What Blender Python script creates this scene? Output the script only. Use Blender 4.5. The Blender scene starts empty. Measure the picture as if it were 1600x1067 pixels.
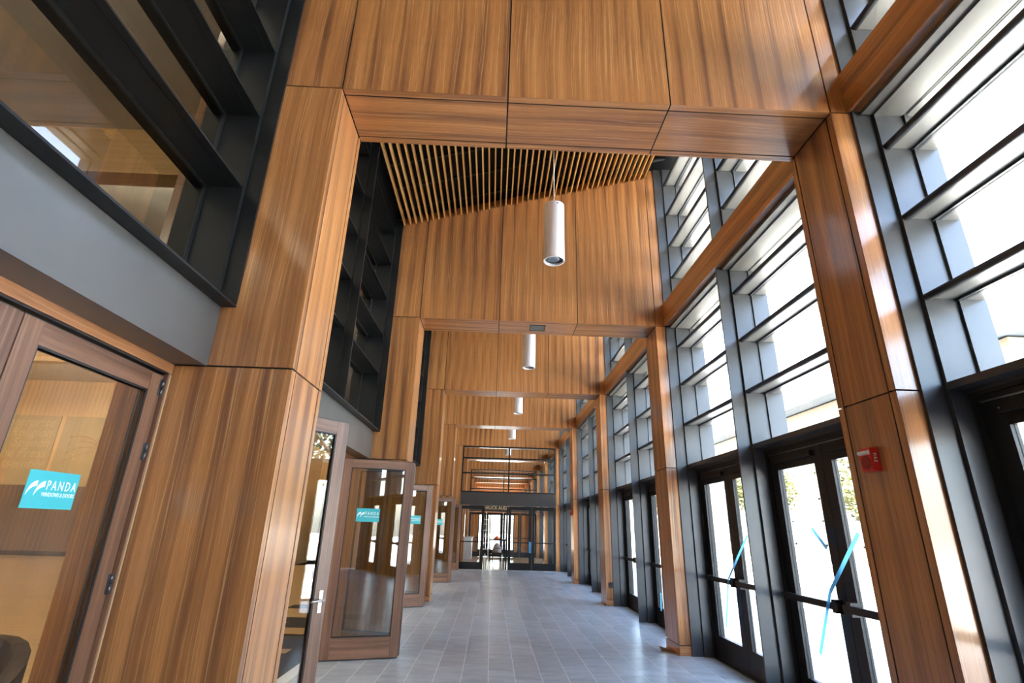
import bpy, math, random
from mathutils import Vector, Matrix
random.seed(7)
SC = bpy.context.scene
COL = SC.collection

# ------------------------------------------------------------------ camera
cam_d = bpy.data.cameras.new('camera')
cam_d.sensor_width = 36.0
cam_d.lens = 36.0 * 803.28 / 1600.0
cam_d.clip_start = 0.05
cam_d.clip_end = 500
cam = bpy.data.objects.new('camera', cam_d)
COL.objects.link(cam)
Rv = Vector((0.99895, -0.03844, 0.02492)).normalized()
Fv = Vector((0.02766, 0.93975, 0.34074)).normalized()
Uv = Rv.cross(Fv).normalized()
Rv = Fv.cross(Uv).normalized()
cam.matrix_world = Matrix(((Rv.x, Uv.x, -Fv.x, 0), (Rv.y, Uv.y, -Fv.y, 0), (Rv.z, Uv.z, -Fv.z, 1.6), (0, 0, 0, 1)))
SC.camera = cam

# ------------------------------------------------------------------ light
world = bpy.data.worlds.new('world')
SC.world = world
world.use_nodes = True
wn = world.node_tree
bg = wn.nodes['Background']
sky = wn.nodes.new('ShaderNodeTexSky')
sky.sky_type = 'NISHITA'
sky.sun_disc = False
sky.sun_elevation = math.radians(58)
sky.sun_rotation = math.radians(-100)
sky.air_density = 1.0
sky.dust_density = 2.5
sky.ozone_density = 1.0
hz = wn.nodes.new('ShaderNodeMix'); hz.data_type = 'RGBA'      # thin summer haze over the whole dome
hz.inputs['Factor'].default_value = 0.35
hz.inputs['B'].default_value = (1.0, 1.0, 0.98, 1)
wn.links.new(sky.outputs[0], hz.inputs['A'])
wn.links.new(hz.outputs['Result'], bg.inputs[0])
bg.inputs[1].default_value = 1.15
sun_d = bpy.data.lights.new('sun', 'SUN')
sun_d.energy = 14.0
sun_d.angle = math.radians(0.6)
sun_d.color = (1.0, 0.95, 0.87)
sun = bpy.data.objects.new('sun', sun_d)
COL.objects.link(sun)
sun.rotation_euler = (math.radians(12), math.radians(-22), 0)   # high, from the hall side, so the glazed front is in shade

VS = SC.view_settings
VS.view_transform = 'Standard'
VS.look = 'None'
VS.gamma = 1.0
VS.use_curve_mapping = False
VS.exposure = 2.35
cy = SC.cycles
cy.max_bounces = 9
cy.diffuse_bounces = 5
cy.glossy_bounces = 4
cy.transmission_bounces = 4
cy.transparent_max_bounces = 24
cy.caustics_reflective = False
cy.caustics_refractive = False
cy.sample_clamp_indirect = 8.0
cy.use_denoising = True

# ------------------------------------------------------------------ materials
def new_mat(name):
    m = bpy.data.materials.new(name)
    m.use_nodes = True
    nt = m.node_tree
    return m, nt, nt.nodes['Principled BSDF']

def node(nt, typ, **kw):
    n = nt.nodes.new(typ)
    for k, v in kw.items():
        setattr(n, k, v)
    return n

def mth(nt, op, a, b=None, c=None):
    n = nt.nodes.new('ShaderNodeMath')
    n.operation = op
    for i, v in enumerate((a, b, c)):
        if v is None:
            continue
        if isinstance(v, (int, float)):
            n.inputs[i].default_value = v
        else:
            nt.links.new(v, n.inputs[i])
    return n.outputs[0]

def ramp(nt, fac, stops):
    r = nt.nodes.new('ShaderNodeValToRGB')
    el = r.color_ramp.elements
    while len(el) < len(stops):
        el.new(0.5)
    for e, (p, c) in zip(el, stops):
        e.position = p
        e.color = (c[0], c[1], c[2], 1)
    nt.links.new(fac, r.inputs[0])
    return r.outputs[0]

def noise(nt, vec, scale=1.0, detail=2.0, rough=0.5, dist=0.0):
    n = nt.nodes.new('ShaderNodeTexNoise')
    n.inputs['Scale'].default_value = scale
    n.inputs['Detail'].default_value = detail
    n.inputs['Roughness'].default_value = rough
    n.inputs['Distortion'].default_value = dist
    nt.links.new(vec, n.inputs['Vector'])
    return n.outputs[0]

def comb(nt, x, y, z=0.0):
    n = nt.nodes.new('ShaderNodeCombineXYZ')
    for i, v in enumerate((x, y, z)):
        if isinstance(v, (int, float)):
            n.inputs[i].default_value = v
        else:
            nt.links.new(v, n.inputs[i])
    return n.outputs[0]

def mixc(nt, fac, a, b, mode='MIX'):
    n = nt.nodes.new('ShaderNodeMix')
    n.data_type = 'RGBA'
    n.blend_type = mode
    for sock, v in ((n.inputs['Factor'], fac), (n.inputs['A'], a), (n.inputs['B'], b)):
        if isinstance(v, (int, float)):
            sock.default_value = v
        elif isinstance(v, tuple):
            sock.default_value = (v[0], v[1], v[2], 1)
        else:
            nt.links.new(v, sock)
    return n.outputs['Result']

def veneer(name, dark, mid, light, line, leaf=0.215, rough=0.3, coat=0.65, sheet=True):
    """Sliced veneer: every leaf repeats the ribbons of its neighbour with small drift."""
    m, nt, p = new_mat(name)
    uv = nt.nodes.new('ShaderNodeUVMap')
    sp = nt.nodes.new('ShaderNodeSeparateXYZ')
    nt.links.new(uv.outputs[0], sp.inputs[0])
    u, v = sp.outputs[0], sp.outputs[1]
    fl = mth(nt, 'FLOOR', mth(nt, 'DIVIDE', u, leaf))
    ul = mth(nt, 'SUBTRACT', u, mth(nt, 'MULTIPLY', fl, leaf)) if sheet else u
    drift = mth(nt, 'MULTIPLY', fl, 0.13)
    # slow sideways wander of the grain along its length
    wob = noise(nt, comb(nt, mth(nt, 'MULTIPLY', ul, 2.5), mth(nt, 'MULTIPLY', v, 0.55), drift), 1.0, 2.0)
    uw = mth(nt, 'ADD', ul, mth(nt, 'MULTIPLY', mth(nt, 'SUBTRACT', wob, 0.5), 0.10))
    broad = noise(nt, comb(nt, mth(nt, 'MULTIPLY', uw, 17.0), mth(nt, 'MULTIPLY', v, 0.28), drift), 1.0, 2.0, 0.55)
    if sheet:
        # the one dark ribbon of each leaf
        q = mth(nt, 'ADD', mth(nt, 'DIVIDE', uw, leaf), mth(nt, 'MULTIPLY', noise(nt, comb(nt, fl, mth(nt, 'MULTIPLY', v, 0.5), 0.0), 1.0, 1.0), 0.35))
        cs_ = mth(nt, 'COSINE', mth(nt, 'MULTIPLY', q, 6.2832))
        broad = mth(nt, 'ADD', mth(nt, 'MULTIPLY', broad, 0.72), mth(nt, 'ADD', 0.14, mth(nt, 'MULTIPLY', cs_, 0.085)))
    big = noise(nt, comb(nt, mth(nt, 'MULTIPLY', uw, 5.5), mth(nt, 'MULTIPLY', v, 0.4), 3.1), 1.0, 1.0)
    fine = noise(nt, comb(nt, mth(nt, 'MULTIPLY', uw, 105.0), mth(nt, 'MULTIPLY', v, 0.9), drift), 1.0, 2.0, 0.6)
    pores = noise(nt, comb(nt, mth(nt, 'MULTIPLY', uw, 420.0), mth(nt, 'MULTIPLY', v, 9.0), 0.0), 1.0, 1.0)
    f1 = mth(nt, 'ADD', mth(nt, 'MULTIPLY', broad, 0.72), mth(nt, 'MULTIPLY', big, 0.28))
    c = ramp(nt, f1, [(0.36, dark), (0.49, mid), (0.62, light)])
    lf = ramp(nt, fine, [(0.56, (0, 0, 0)), (0.70, (1, 1, 1))])
    c = mixc(nt, mth(nt, 'MULTIPLY', lf, 0.6), c, line)
    df = ramp(nt, fine, [(0.30, (1, 1, 1)), (0.45, (0, 0, 0))])
    c = mixc(nt, mth(nt, 'MULTIPLY', df, 0.4), c, dark)
    pf = ramp(nt, pores, [(0.30, (0.80, 0.80, 0.80)), (0.55, (1, 1, 1))])
    c = mixc(nt, 1.0, c, pf, 'MULTIPLY')
    nt.links.new(c, p.inputs['Base Color'])
    p.inputs['Roughness'].default_value = rough
    p.inputs['Coat Weight'].default_value = coat
    p.inputs['Coat Roughness'].default_value = 0.14
    return m

M = {}
M['veneer'] = veneer('walnut_veneer', (0.200, 0.080, 0.034), (0.400, 0.166, 0.053), (0.51, 0.230, 0.076), (0.72, 0.41, 0.175))
M['walnut'] = veneer('solid_walnut', (0.100, 0.043, 0.024), (0.175, 0.082, 0.046), (0.25, 0.125, 0.072), (0.30, 0.165, 0.10), leaf=0.5, rough=0.42, coat=0.18, sheet=False)
M['head_wood'] = veneer('cherry_head', (0.27, 0.11, 0.05), (0.42, 0.19, 0.08), (0.52, 0.26, 0.12), (0.55, 0.3, 0.15), leaf=0.6, sheet=False)
M['slat_wood'] = veneer('slat_wood', (0.60, 0.30, 0.09), (0.80, 0.44, 0.14), (0.88, 0.54, 0.20), (0.9, 0.6, 0.26), sheet=False)
M['hall_wood'] = veneer('pale_wall_wood', (0.42, 0.25, 0.11), (0.50, 0.31, 0.14), (0.56, 0.36, 0.17), (0.6, 0.4, 0.2))
M['wainscot'] = veneer('dark_wainscot', (0.07, 0.038, 0.022), (0.11, 0.06, 0.035), (0.15, 0.085, 0.05), (0.17, 0.1, 0.06))

def plain(name, col, rough=0.5, metal=0.0, coat=0.0, var=0.06, scale=3.0):
    m, nt, p = new_mat(name)
    tc = nt.nodes.new('ShaderNodeTexCoord')
    n = noise(nt, tc.outputs['Object'], scale, 4.0)
    lo = tuple(max(0, c * (1 - var)) for c in col)
    hi = tuple(min(1, c * (1 + var)) for c in col)
    nt.links.new(ramp(nt, n, [(0.3, lo), (0.7, hi)]), p.inputs['Base Color'])
    p.inputs['Roughness'].default_value = rough
    p.inputs['Metallic'].default_value = metal
    p.inputs['Coat Weight'].default_value = coat
    return m

M['metal'] = plain('black_painted_aluminium', (0.011, 0.0115, 0.012), 0.42, 0.0, 0.0)
M['metal'].node_tree.nodes['Principled BSDF'].inputs['Specular IOR Level'].default_value = 0.3
M['grey_metal'] = plain('grey_painted_aluminium', (0.062, 0.065, 0.069), 0.36, 0.2, 0.0)
M['blade'] = plain('ground_lit_fin_blade', (0.20, 0.195, 0.175), 0.4, 0.2)  # lighter than the plates: plaza bounce light on undersides put into the colour
M['dark_panel'] = plain('dark_sheet_metal', (0.045, 0.043, 0.040), 0.4)
M['panel'] = plain('bronze_grey_sheet_metal', (0.12, 0.118, 0.112), 0.33, 0.35, 0.0)
M['black'] = plain('black_joint_backing', (0.012, 0.010, 0.009), 0.8)
M['deck'] = plain('black_ceiling_void', (0.010, 0.010, 0.010), 0.9)
M['joist'] = plain('black_ceiling_carrier', (0.028, 0.027, 0.026), 0.7)
M['white'] = plain('white_lamp_enamel', (0.90, 0.90, 0.90), 0.35, var=0.01)
M['lens'] = plain('dark_lamp_baffle', (0.05, 0.055, 0.05), 0.25)
M['gasket'] = plain('black_rubber_gasket', (0.012, 0.012, 0.014), 0.5)
M['chrome'] = plain('brushed_steel', (0.62, 0.60, 0.57), 0.22, 1.0)
M['dark_steel'] = plain('dark_hinge_steel', (0.12, 0.12, 0.13), 0.35, 0.8)
M['brass'] = plain('pale_weather_strip', (0.70, 0.52, 0.30), 0.4)
M['teal'] = plain('turquoise_sticker', (0.04, 0.42, 0.46), 0.5, var=0.02)
M['ink'] = plain('white_print', (0.85, 0.93, 0.93), 0.5, var=0.01)
M['red'] = plain('red_alarm_plastic', (0.62, 0.025, 0.02), 0.35, var=0.03)
M['red_dark'] = plain('dark_red_speaker', (0.30, 0.012, 0.012), 0.45)
M['strobe'] = plain('clear_strobe_lens', (0.92, 0.93, 0.90), 0.15)
M['tape'] = plain('blue_masking_tape', (0.05, 0.38, 0.72), 0.6)
tm = M['tape'].node_tree
tl = tm.nodes.new('ShaderNodeBsdfTranslucent'); tl.inputs[0].default_value = (0.40, 0.72, 0.86, 1)
tx = tm.nodes.new('ShaderNodeMixShader'); tx.inputs[0].default_value = 0.6
tm.links.new(tm.nodes['Principled BSDF'].outputs[0], tx.inputs[1]); tm.links.new(tl.outputs[0], tx.inputs[2])
tm.links.new(tx.outputs[0], tm.nodes['Material Output'].inputs[0])
M['grille'] = plain('grey_green_grille', (0.12, 0.14, 0.12), 0.5)
M['pave'] = plain('pale_plaza_paving', (0.62, 0.60, 0.56), 0.8, scale=0.3)
M['stucco'] = plain('cream_stucco', (0.15, 0.125, 0.09), 0.8, scale=0.5)
M['fascia'] = plain('pale_metal_fascia', (0.075, 0.09, 0.105), 0.5, 0.0)
M['leaf'] = plain('sunlit_leaves', (0.065, 0.068, 0.008), 0.8, var=0.5, scale=1.5)
M['bark'] = plain('grey_bark', (0.20, 0.15, 0.11), 0.9, var=0.3)
M['poster'] = plain('muted_wall_graphic', (0.33, 0.235, 0.115), 0.6, var=0.04)
M['poster_pale'] = plain('tan_print', (0.42, 0.29, 0.145), 0.6)
M['poster_rust'] = plain('rust_print', (0.38, 0.23, 0.11), 0.6)
M['plaster'] = plain('off_white_plaster', (0.55, 0.52, 0.46), 0.8)
M['orange'] = plain('orange_plastic', (0.85, 0.13, 0.03), 0.5)
M['counter'] = plain('white_laminate', (0.75, 0.76, 0.74), 0.4)
M['cloth'] = plain('taupe_cloth', (0.30, 0.26, 0.24), 0.9)
M['aluminium'] = plain('ladder_aluminium', (0.72, 0.70, 0.66), 0.35, 0.6)
M['gold'] = plain('pale_gold_letters', (0.80, 0.66, 0.35), 0.35, 0.4)
M['black_leather'] = plain('black_upholstery', (0.012, 0.012, 0.013), 0.6)
M['tan_leather'] = plain('tan_upholstery', (0.30, 0.12, 0.06), 0.55)
M['paper'] = plain('paper_scrap', (0.62, 0.60, 0.56), 0.8)

def glass_mat(name, tint, refl=1.0, base=0.045):
    m = bpy.data.materials.new(name)
    m.use_nodes = True
    nt = m.node_tree
    nt.nodes.clear()
    out = nt.nodes.new('ShaderNodeOutputMaterial')
    lw = nt.nodes.new('ShaderNodeLayerWeight')
    lw.inputs[0].default_value = 0.5
    f = mth(nt, 'ADD', mth(nt, 'MULTIPLY', mth(nt, 'POWER', lw.outputs['Facing'], 4.5), 0.93 - base), base)
    f = mth(nt, 'MULTIPLY', f, refl)
    tr = nt.nodes.new('ShaderNodeBsdfTransparent')
    tr.inputs[0].default_value = (*tint, 1)
    gl = nt.nodes.new('ShaderNodeBsdfGlossy')
    gl.inputs['Roughness'].default_value = 0.0
    gl.inputs['Color'].default_value = (0.95, 0.97, 0.97, 1)
    mx = nt.nodes.new('ShaderNodeMixShader')
    nt.links.new(f, mx.inputs[0])
    nt.links.new(tr.outputs[0], mx.inputs[1])
    nt.links.new(gl.outputs[0], mx.inputs[2])
    nt.links.new(mx.outputs[0], out.inputs[0])
    return m
M['glass'] = glass_mat('clear_glazing', (0.97, 0.98, 0.97), 0.8)
M['glass_tint'] = glass_mat('tinted_door_glass', (0.83, 0.83, 0.78), 1.0, 0.085)
M['glass_hall'] = glass_mat('hall_glazing', (0.52, 0.53, 0.51), 1.5)

def tile_mat():
    m, nt, p = new_mat('grey_slate_tile')
    uv = nt.nodes.new('ShaderNodeUVMap')
    at = nt.nodes.new('ShaderNodeAttribute')
    at.attribute_name = 'tint'
    sc1 = nt.nodes.new('ShaderNodeVectorMath'); sc1.operation = 'MULTIPLY'; sc1.inputs[1].default_value = (0.6, 1.5, 1.0)
    nt.links.new(uv.outputs[0], sc1.inputs[0])
    n1 = noise(nt, sc1.outputs[0], 5.0, 3.0, 0.5)
    n2 = noise(nt, sc1.outputs[0], 26.0, 2.0, 0.5)
    c = ramp(nt, n1, [(0.32, (0.24, 0.285, 0.32)), (0.68, (0.43, 0.485, 0.525))])
    c = mixc(nt, 0.35, c, ramp(nt, n2, [(0.3, (0.26, 0.305, 0.335)), (0.7, (0.40, 0.45, 0.485))]))
    t = nt.nodes.new('ShaderNodeMapRange')
    t.inputs['To Min'].default_value = 0.80
    t.inputs['To Max'].default_value = 1.15
    nt.links.new(at.outputs['Fac'], t.inputs['Value'])
    c = mixc(nt, 1.0, c, comb(nt, t.outputs[0], t.outputs[0], t.outputs[0]), 'MULTIPLY')
    nt.links.new(c, p.inputs['Base Color'])
    r = nt.nodes.new('ShaderNodeMapRange')
    r.inputs['To Min'].default_value = 0.20
    r.inputs['To Max'].default_value = 0.40
    nt.links.new(n1, r.inputs['Value'])
    p.inputs['Roughness'].default_value = 0.30
    return m
M['tile'] = tile_mat()
M['grout'] = plain('pale_grout', (0.78, 0.79, 0.79), 0.8)

def emit_mat(name, col, s):
    m, nt, p = new_mat(name)
    p.inputs['Base Color'].default_value = (*col, 1)
    p.inputs['Emission Color'].default_value = (*col, 1)
    p.inputs['Emission Strength'].default_value = s
    return m
M['lamp'] = emit_mat('added_hall_glow', (1.0, 0.88, 0.70), 8.0)  # glow of the lights added to brighten the hall

# ------------------------------------------------------------------ mesh helpers
rnd = random.Random(3)
FACES = (((0, 3, 2, 1), 2), ((4, 5, 6, 7), 2), ((0, 1, 5, 4), 1), ((2, 3, 7, 6), 1), ((1, 2, 6, 5), 0), ((3, 0, 4, 7), 0))

class MB:
    """Collects boxes, prisms and tubes, then links them as ONE mesh object."""
    def __init__(self, org=(0, 0, 0)):
        self.v = []; self.f = []; self.uv = []; self.org = Vector(org); self.smooth = []
    def hexa(self, vs, grain='z'):
        b = len(self.v)
        self.v += [Vector(q) - self.org for q in vs]
        g = 'xyz'.index(grain)
        ou, ov = rnd.uniform(0, 40), rnd.uniform(0, 40)
        for idx, ax in FACES:
            self.f.append([b + i for i in idx]); self.smooth.append(False)
            if ax == g:
                a, c = [k for k in range(3) if k != ax]
                if g == 2: a, c = c, a
            else:
                c = g
                a = [k for k in range(3) if k not in (ax, g)][0]
            for i in idx:
                self.uv.append((vs[i][a] + ou, vs[i][c] + ov))
        return self
    def box(self, x0, x1, y0, y1, z0, z1, grain='z'):
        return self.hexa([(x0, y0, z0), (x1, y0, z0), (x1, y1, z0), (x0, y1, z0), (x0, y0, z1), (x1, y0, z1), (x1, y1, z1), (x0, y1, z1)], grain)
    def slope(self, x0, x1, y0, y1, z0, zf, grain='z'):
        """box whose top follows zf(x)"""
        a, b = zf(x0), zf(x1)
        return self.hexa([(x0, y0, z0), (x1, y0, z0), (x1, y1, z0), (x0, y1, z0), (x0, y0, a), (x1, y0, b), (x1, y1, b), (x0, y1, a)], grain)
    def tube(self, p0, p1, r0, r1=None, n=16, cap=True):
        r1 = r0 if r1 is None else r1
        p0, p1 = Vector(p0), Vector(p1)
        d = (p1 - p0).normalized()
        a = d.orthogonal().normalized(); c = d.cross(a)
        b = len(self.v)
        for p, r in ((p0, r0), (p1, r1)):
            for i in range(n):
                t = 2 * math.pi * i / n
                self.v.append(p + (a * math.cos(t) + c * math.sin(t)) * r - self.org)
        for i in range(n):
            j = (i + 1) % n
            self.f.append([b + i, b + j, b + n + j, b + n + i]); self.smooth.append(True)
            self.uv += [(i / n, 0), (j / n, 0), (j / n, 1), (i / n, 1)]
        if cap:
            self.f.append([b + i for i in range(n)][::-1]); self.smooth.append(False); self.uv += [(0, 0)] * n
            self.f.append([b + n + i for i in range(n)]); self.smooth.append(False); self.uv += [(0, 0)] * n
        return self
    def prism(self, pts, h, grain='z'):
        """pts: closed 3-D polygon, h: extrusion vector"""
        b = len(self.v); n = len(pts); h = Vector(h)
        for p in pts: self.v.append(Vector(p) - self.org)
        for p in pts: self.v.append(Vector(p) + h - self.org)
        self.f.append([b + i for i in range(n)][::-1]); self.f.append([b + n + i for i in range(n)])
        self.smooth += [False] * (2 + n)
        self.uv += [(0, 0)] * (2 * n)
        for i in range(n):
            j = (i + 1) % n
            self.f.append([b + i, b + j, b + n + j, b + n + i]); self.uv += [(0, 0)] * 4
        return self
    def mesh(self, name, mat):
        me = bpy.data.meshes.new(name)
        me.from_pydata([tuple(q) for q in self.v], [], self.f)
        uvl = me.uv_layers.new(name='UVMap')
        for i, q in enumerate(self.uv):
            uvl.data[i].uv = q
        me.polygons.foreach_set('use_smooth', self.smooth)
        me.materials.append(mat)
        me.update()
        return me
    def build(self, name, mat, parent=None, label=None):
        o = bpy.data.objects.new(name, self.mesh(name, M[mat]))
        COL.objects.link(o)
        if parent: o.parent = parent
        if label: o['label'] = label
        return o

def tag(o, label=None, cat=None, group=None, kind=None):
    if label: o['label'] = label
    if cat: o['category'] = cat
    if group: o['group'] = group
    if kind: o['kind'] = kind
    return o

def empty(name, loc=(0, 0, 0), parent=None):
    o = bpy.data.objects.new(name, None)
    o.empty_display_size = 0.1
    o.location = loc
    COL.objects.link(o)
    if parent: o.parent = parent
    return o

KIDS = {}
def children(o):
    return [c for c in COL.objects if c.parent is o]

def copy_tree(o, parent=None):
    c = o.copy(); COL.objects.link(c); c.parent = parent
    for ch in children(o):
        copy_tree(ch, c)
    return c

def text(name, body, size, mat, parent, mtx, extrude=0.001, align='LEFT', sx=1.0, label=None, shear=0.0, offset=0.0, spacing=1.0):
    cu = bpy.data.curves.new(name, 'FONT')
    cu.body = body; cu.size = size; cu.extrude = extrude; cu.align_x = align
    cu.shear = shear; cu.offset = offset; cu.space_character = spacing
    cu.resolution_u = 2
    cu.materials.append(M[mat])
    tmp = bpy.data.objects.new('tmp', cu)
    COL.objects.link(tmp)
    me = bpy.data.meshes.new_from_object(tmp)
    bpy.data.objects.remove(tmp)
    me.materials.clear(); me.materials.append(M[mat])
    o = bpy.data.objects.new(name, me)
    COL.objects.link(o)
    if parent: o.parent = parent
    o.matrix_local = mtx @ Matrix.Diagonal((sx, 1, 1, 1))
    if label: o['label'] = label
    return o

# ------------------------------------------------------------------ measures of the building
Y0, S, D = 3.2414, 4.789, 0.6066            # first portal, spacing, portal depth
H, ZS = 4.883, 2.532                        # portal opening height, seam / door head height
XL, XR = -1.3205, 2.671                     # clear opening
J1, J2 = 0.011, 1.341                       # header joints
XLO, XRO = -1.765, 2.833                    # window rims
XG, XGR = -2.15, 3.24                       # glass planes
G = 0.006                                   # half joint
def ceil(x): return 6.628 + 0.2847 * (x + 1.765)
def ceil_up(x): return ceil(x) + 0.16
def P(i): return Y0 + i * S
ORD2 = ['first', 'second', 'third', 'fourth', 'fifth', 'sixth']
ORD = ['nearest', 'second', 'third', 'fourth', 'fifth', 'sixth', 'seventh']

# ------------------------------------------------------------------ floor
TW, TL = 0.305, 0.61
floor = MB().box(-2.25, 3.5, -6.6, P(4) + 0.25, -0.12, -0.0012).build('floor', 'grout')
tag(floor, 'grey stone tile floor with pale joints running down the corridor', kind='structure')
variants = []
for k in range(8):
    b = MB().box(-TW / 2 + 0.004, TW / 2 - 0.004, -TL / 2 + 0.003, TL / 2 - 0.003, -0.006, 0.0, 'y')
    me = b.mesh('tile', M['tile'])
    at = me.attributes.new('tint', 'FLOAT', 'POINT')
    for d_ in at.data: d_.value = rnd.random()
    tv = rnd.random()
    for d_ in at.data: d_.value = tv
    variants.append(me)
rest = MB(); rest_t = []
OFF = [0.0, 0.30, 0.12, 0.42, 0.22, 0.52, 0.05, 0.36]
for c in range(19):
    cx = -2.105 + TW / 2 + c * TW
    off = OFF[c % 8]
    for r_ in range(int((P(4) + 7) / TL) + 2):
        cy_ = -6.4 + r_ * TL + off
        if cy_ + TL / 2 > P(4) + 0.2 or cy_ - TL / 2 < -6.6: continue
        if cx > 3.4: continue
        if 4.9 < cy_ < 14.1 and -2.0 < cx < 3.1:
            o = bpy.data.objects.new('tile', rnd.choice(variants))
            COL.objects.link(o); o.parent = floor; o.location = (cx, cy_, 0)
        else:
            rest.box(cx - TW / 2 + 0.004, cx + TW / 2 - 0.004, cy_ - TL / 2 + 0.003, cy_ + TL / 2 - 0.003, -0.006, 0.0, 'y')
            rest_t += [rnd.random()] * 8
ro = rest.build('distant_tiles', 'tile', floor)
at = ro.data.attributes.new('tint', 'FLOAT', 'POINT')
at.data.foreach_set('value', rest_t)
ro['kind'] = 'stuff'

# ------------------------------------------------------------------ portals
def portal(i, lab, end=False):
    y = P(i)
    root = empty('wooden_portal', (0, y, 0))
    o = (0, y, 0)
    t = 0.02
    # dark core that shows only in the joints
    c = MB(o)
    c.slope(-2.40, XL - t, y + t, y + D - t, 0, ceil_up)
    c.slope(XR + t, 3.27, y + t, y + D - t, 0, ceil_up)
    c.slope(XL - t, XR + t, y + t, y + D - t, H + t, ceil_up)
    e = 0.068
    GG = 0.007
    for yy in (y + e, y + D - e):       # shadow-gap liners
        c.box(XL, XR, yy - GG - 0.002, yy + GG + 0.002, H + 0.004, H + t - 0.001)
        for x0, x1 in ((XL - t + 0.001, XL - 0.004), (XR + 0.004, XR + t - 0.001)):
            c.box(x0, x1, yy - GG - 0.002, yy + GG + 0.002, 0.13, H)
    for xj in (J1, J2):
        c.box(xj - G - 0.002, xj + G + 0.002, y + 0.006, y + D - 0.006, H + 0.004, H + t)
        c.slope(xj - G - 0.002, xj + G + 0.002, y + 0.004, y + t, H + 0.004, lambda x: ceil_up(x) - 0.1)
    c.build('core', 'black', root)
    def pan(x0, x1, ya, yb, z0, z1=None, grain='z', nm='panel'):
        b = MB(o)
        if z1 is None: b.slope(x0, x1, ya, yb, z0, ceil_up, grain)
        else: b.box(x0, x1, ya, yb, z0, z1, grain)
        b.build(nm, 'veneer', root)
    for ya, yb in ((y, y + t), (y + D - t, y + D)):
        # columns
        for x0, x1 in ((-2.40, XL), (XR, 3.27)):
            left = x0 < 0
            xa, xb = (x0, x1 - (t + G)) if left else (x1 * 0 + XR + (t + G), x1)
            xa2, xb2 = (x0, XL - 0.0) if left else (XR, x1)
            pan(xa2, xb2, ya, yb, 0.125 + G, ZS - G)
            pan(xa2, xb2, ya, yb, ZS + G, H - G)
            pan(xa2 , xb2 - (G if left else 0) if left else x1, ya, yb, H + G) if left else pan(XR + G, x1, ya, yb, H + G)
            pan(xa2, xb2, ya, yb, 0.0, 0.125 - G, 'x', 'base_board')
        # header
        for x0, x1 in ((XL, J1), (J1, J2), (J2, XR)):
            pan(x0 + G, x1 - G, ya, yb, H, None)
    # soffit and reveals: a wide panel between two narrow edge strips
    for x0, x1 in ((XL, J1), (J1, J2), (J2, XR)):
        MB(o).box(x0 + G, x1 - G, y + e + GG, y + D - e - GG, H + 0.001, H + t, 'x').build('soffit_panel', 'veneer', root)
        for ya, yb in ((y + t + 0.0005, y + e - GG), (y + D - e + GG, y + D - t - 0.0005)):
            MB(o).box(x0 + G, x1 - G, ya, yb, H, H + t, 'x').build('edge_strip', 'veneer', root)
    for xa, xb, s in ((XL - t, XL, 1), (XR, XR + t, -1)):
        for z0, z1 in ((0.125 + G, ZS - G), (ZS + G, H - G)):
            d_ = 0.001
            x0, x1 = (xa, xb - d_) if s > 0 else (xa + d_, xb)
            MB(o).box(x0, x1, y + e + GG, y + D - e - GG, z0, z1).build('reveal_panel', 'veneer', root)
            for ya, yb in ((y + t + 0.0005, y + e - GG), (y + D - e + GG, y + D - t - 0.0005)):
                MB(o).box(xa, xb, ya, yb, z0, z1).build('edge_strip', 'veneer', root)
        MB(o).box(xa, xb, y + t + 0.0005, y + D - t - 0.0005, 0, 0.125 - G, 'y').build('base_board', 'veneer', root)
    tag(root, lab, 'portal', 'walnut portals along the corridor')
    return root

portal(0, 'nearest walnut-clad portal frame, its header spanning the top of the photo')
portal(1, 'second walnut portal from the camera, behind the largest pendant, a square grille in its soffit')
portal(2, 'third walnut-clad portal from the camera, with a small black outlet low on its right column')
portal(3, 'fourth walnut-clad portal from the camera, next before the glazed end wall')
portal(4, 'walnut-clad portal holding the black glazed end wall and its doors')
portal(-1, 'walnut-clad portal behind the camera')
portal(5, 'first walnut-clad portal beyond the glazed end wall, seen through its glass')
portal(6, 'walnut-clad portal beyond the end wall that holds the auditorium doors')
portal(7, 'walnut-clad portal just beyond the auditorium doors')
portal(8, 'walnut-clad portal over the far passage, third from the end')
portal(9, 'walnut-clad portal over the far passage, second from the end')
portal(10, 'farthest walnut-clad portal at the end of the view')

# ------------------------------------------------------------------ wooden beams along the window wall
def beam(i, lab):
    ya, yb = P(i - 1) + D, P(i)
    b = MB((0, ya, 0)).box(XRO - 0.025, 2.985, ya, yb, H + 0.002, 5.285, 'y')
    o = b.build('wooden_beam', 'veneer'); o.location = (0, ya, 0)
    tag(o, lab, 'beam', 'wooden beams across the window wall')
beam(0, 'nearest long walnut beam crossing the window wall at top right, before the nearest portal')
beam(1, 'walnut beam crossing the window wall between the nearest and the second portal')
beam(2, 'walnut beam crossing the window wall between the second and the third portal')
beam(3, 'walnut beam crossing the window wall between the third and the fourth portal')
beam(4, 'walnut beam crossing the window wall just before the glazed end wall')
for k in range(5, 11): beam(k, 'walnut beam over the window wall beyond the end wall, %s bay from it' % ORD2[k - 5])

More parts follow.
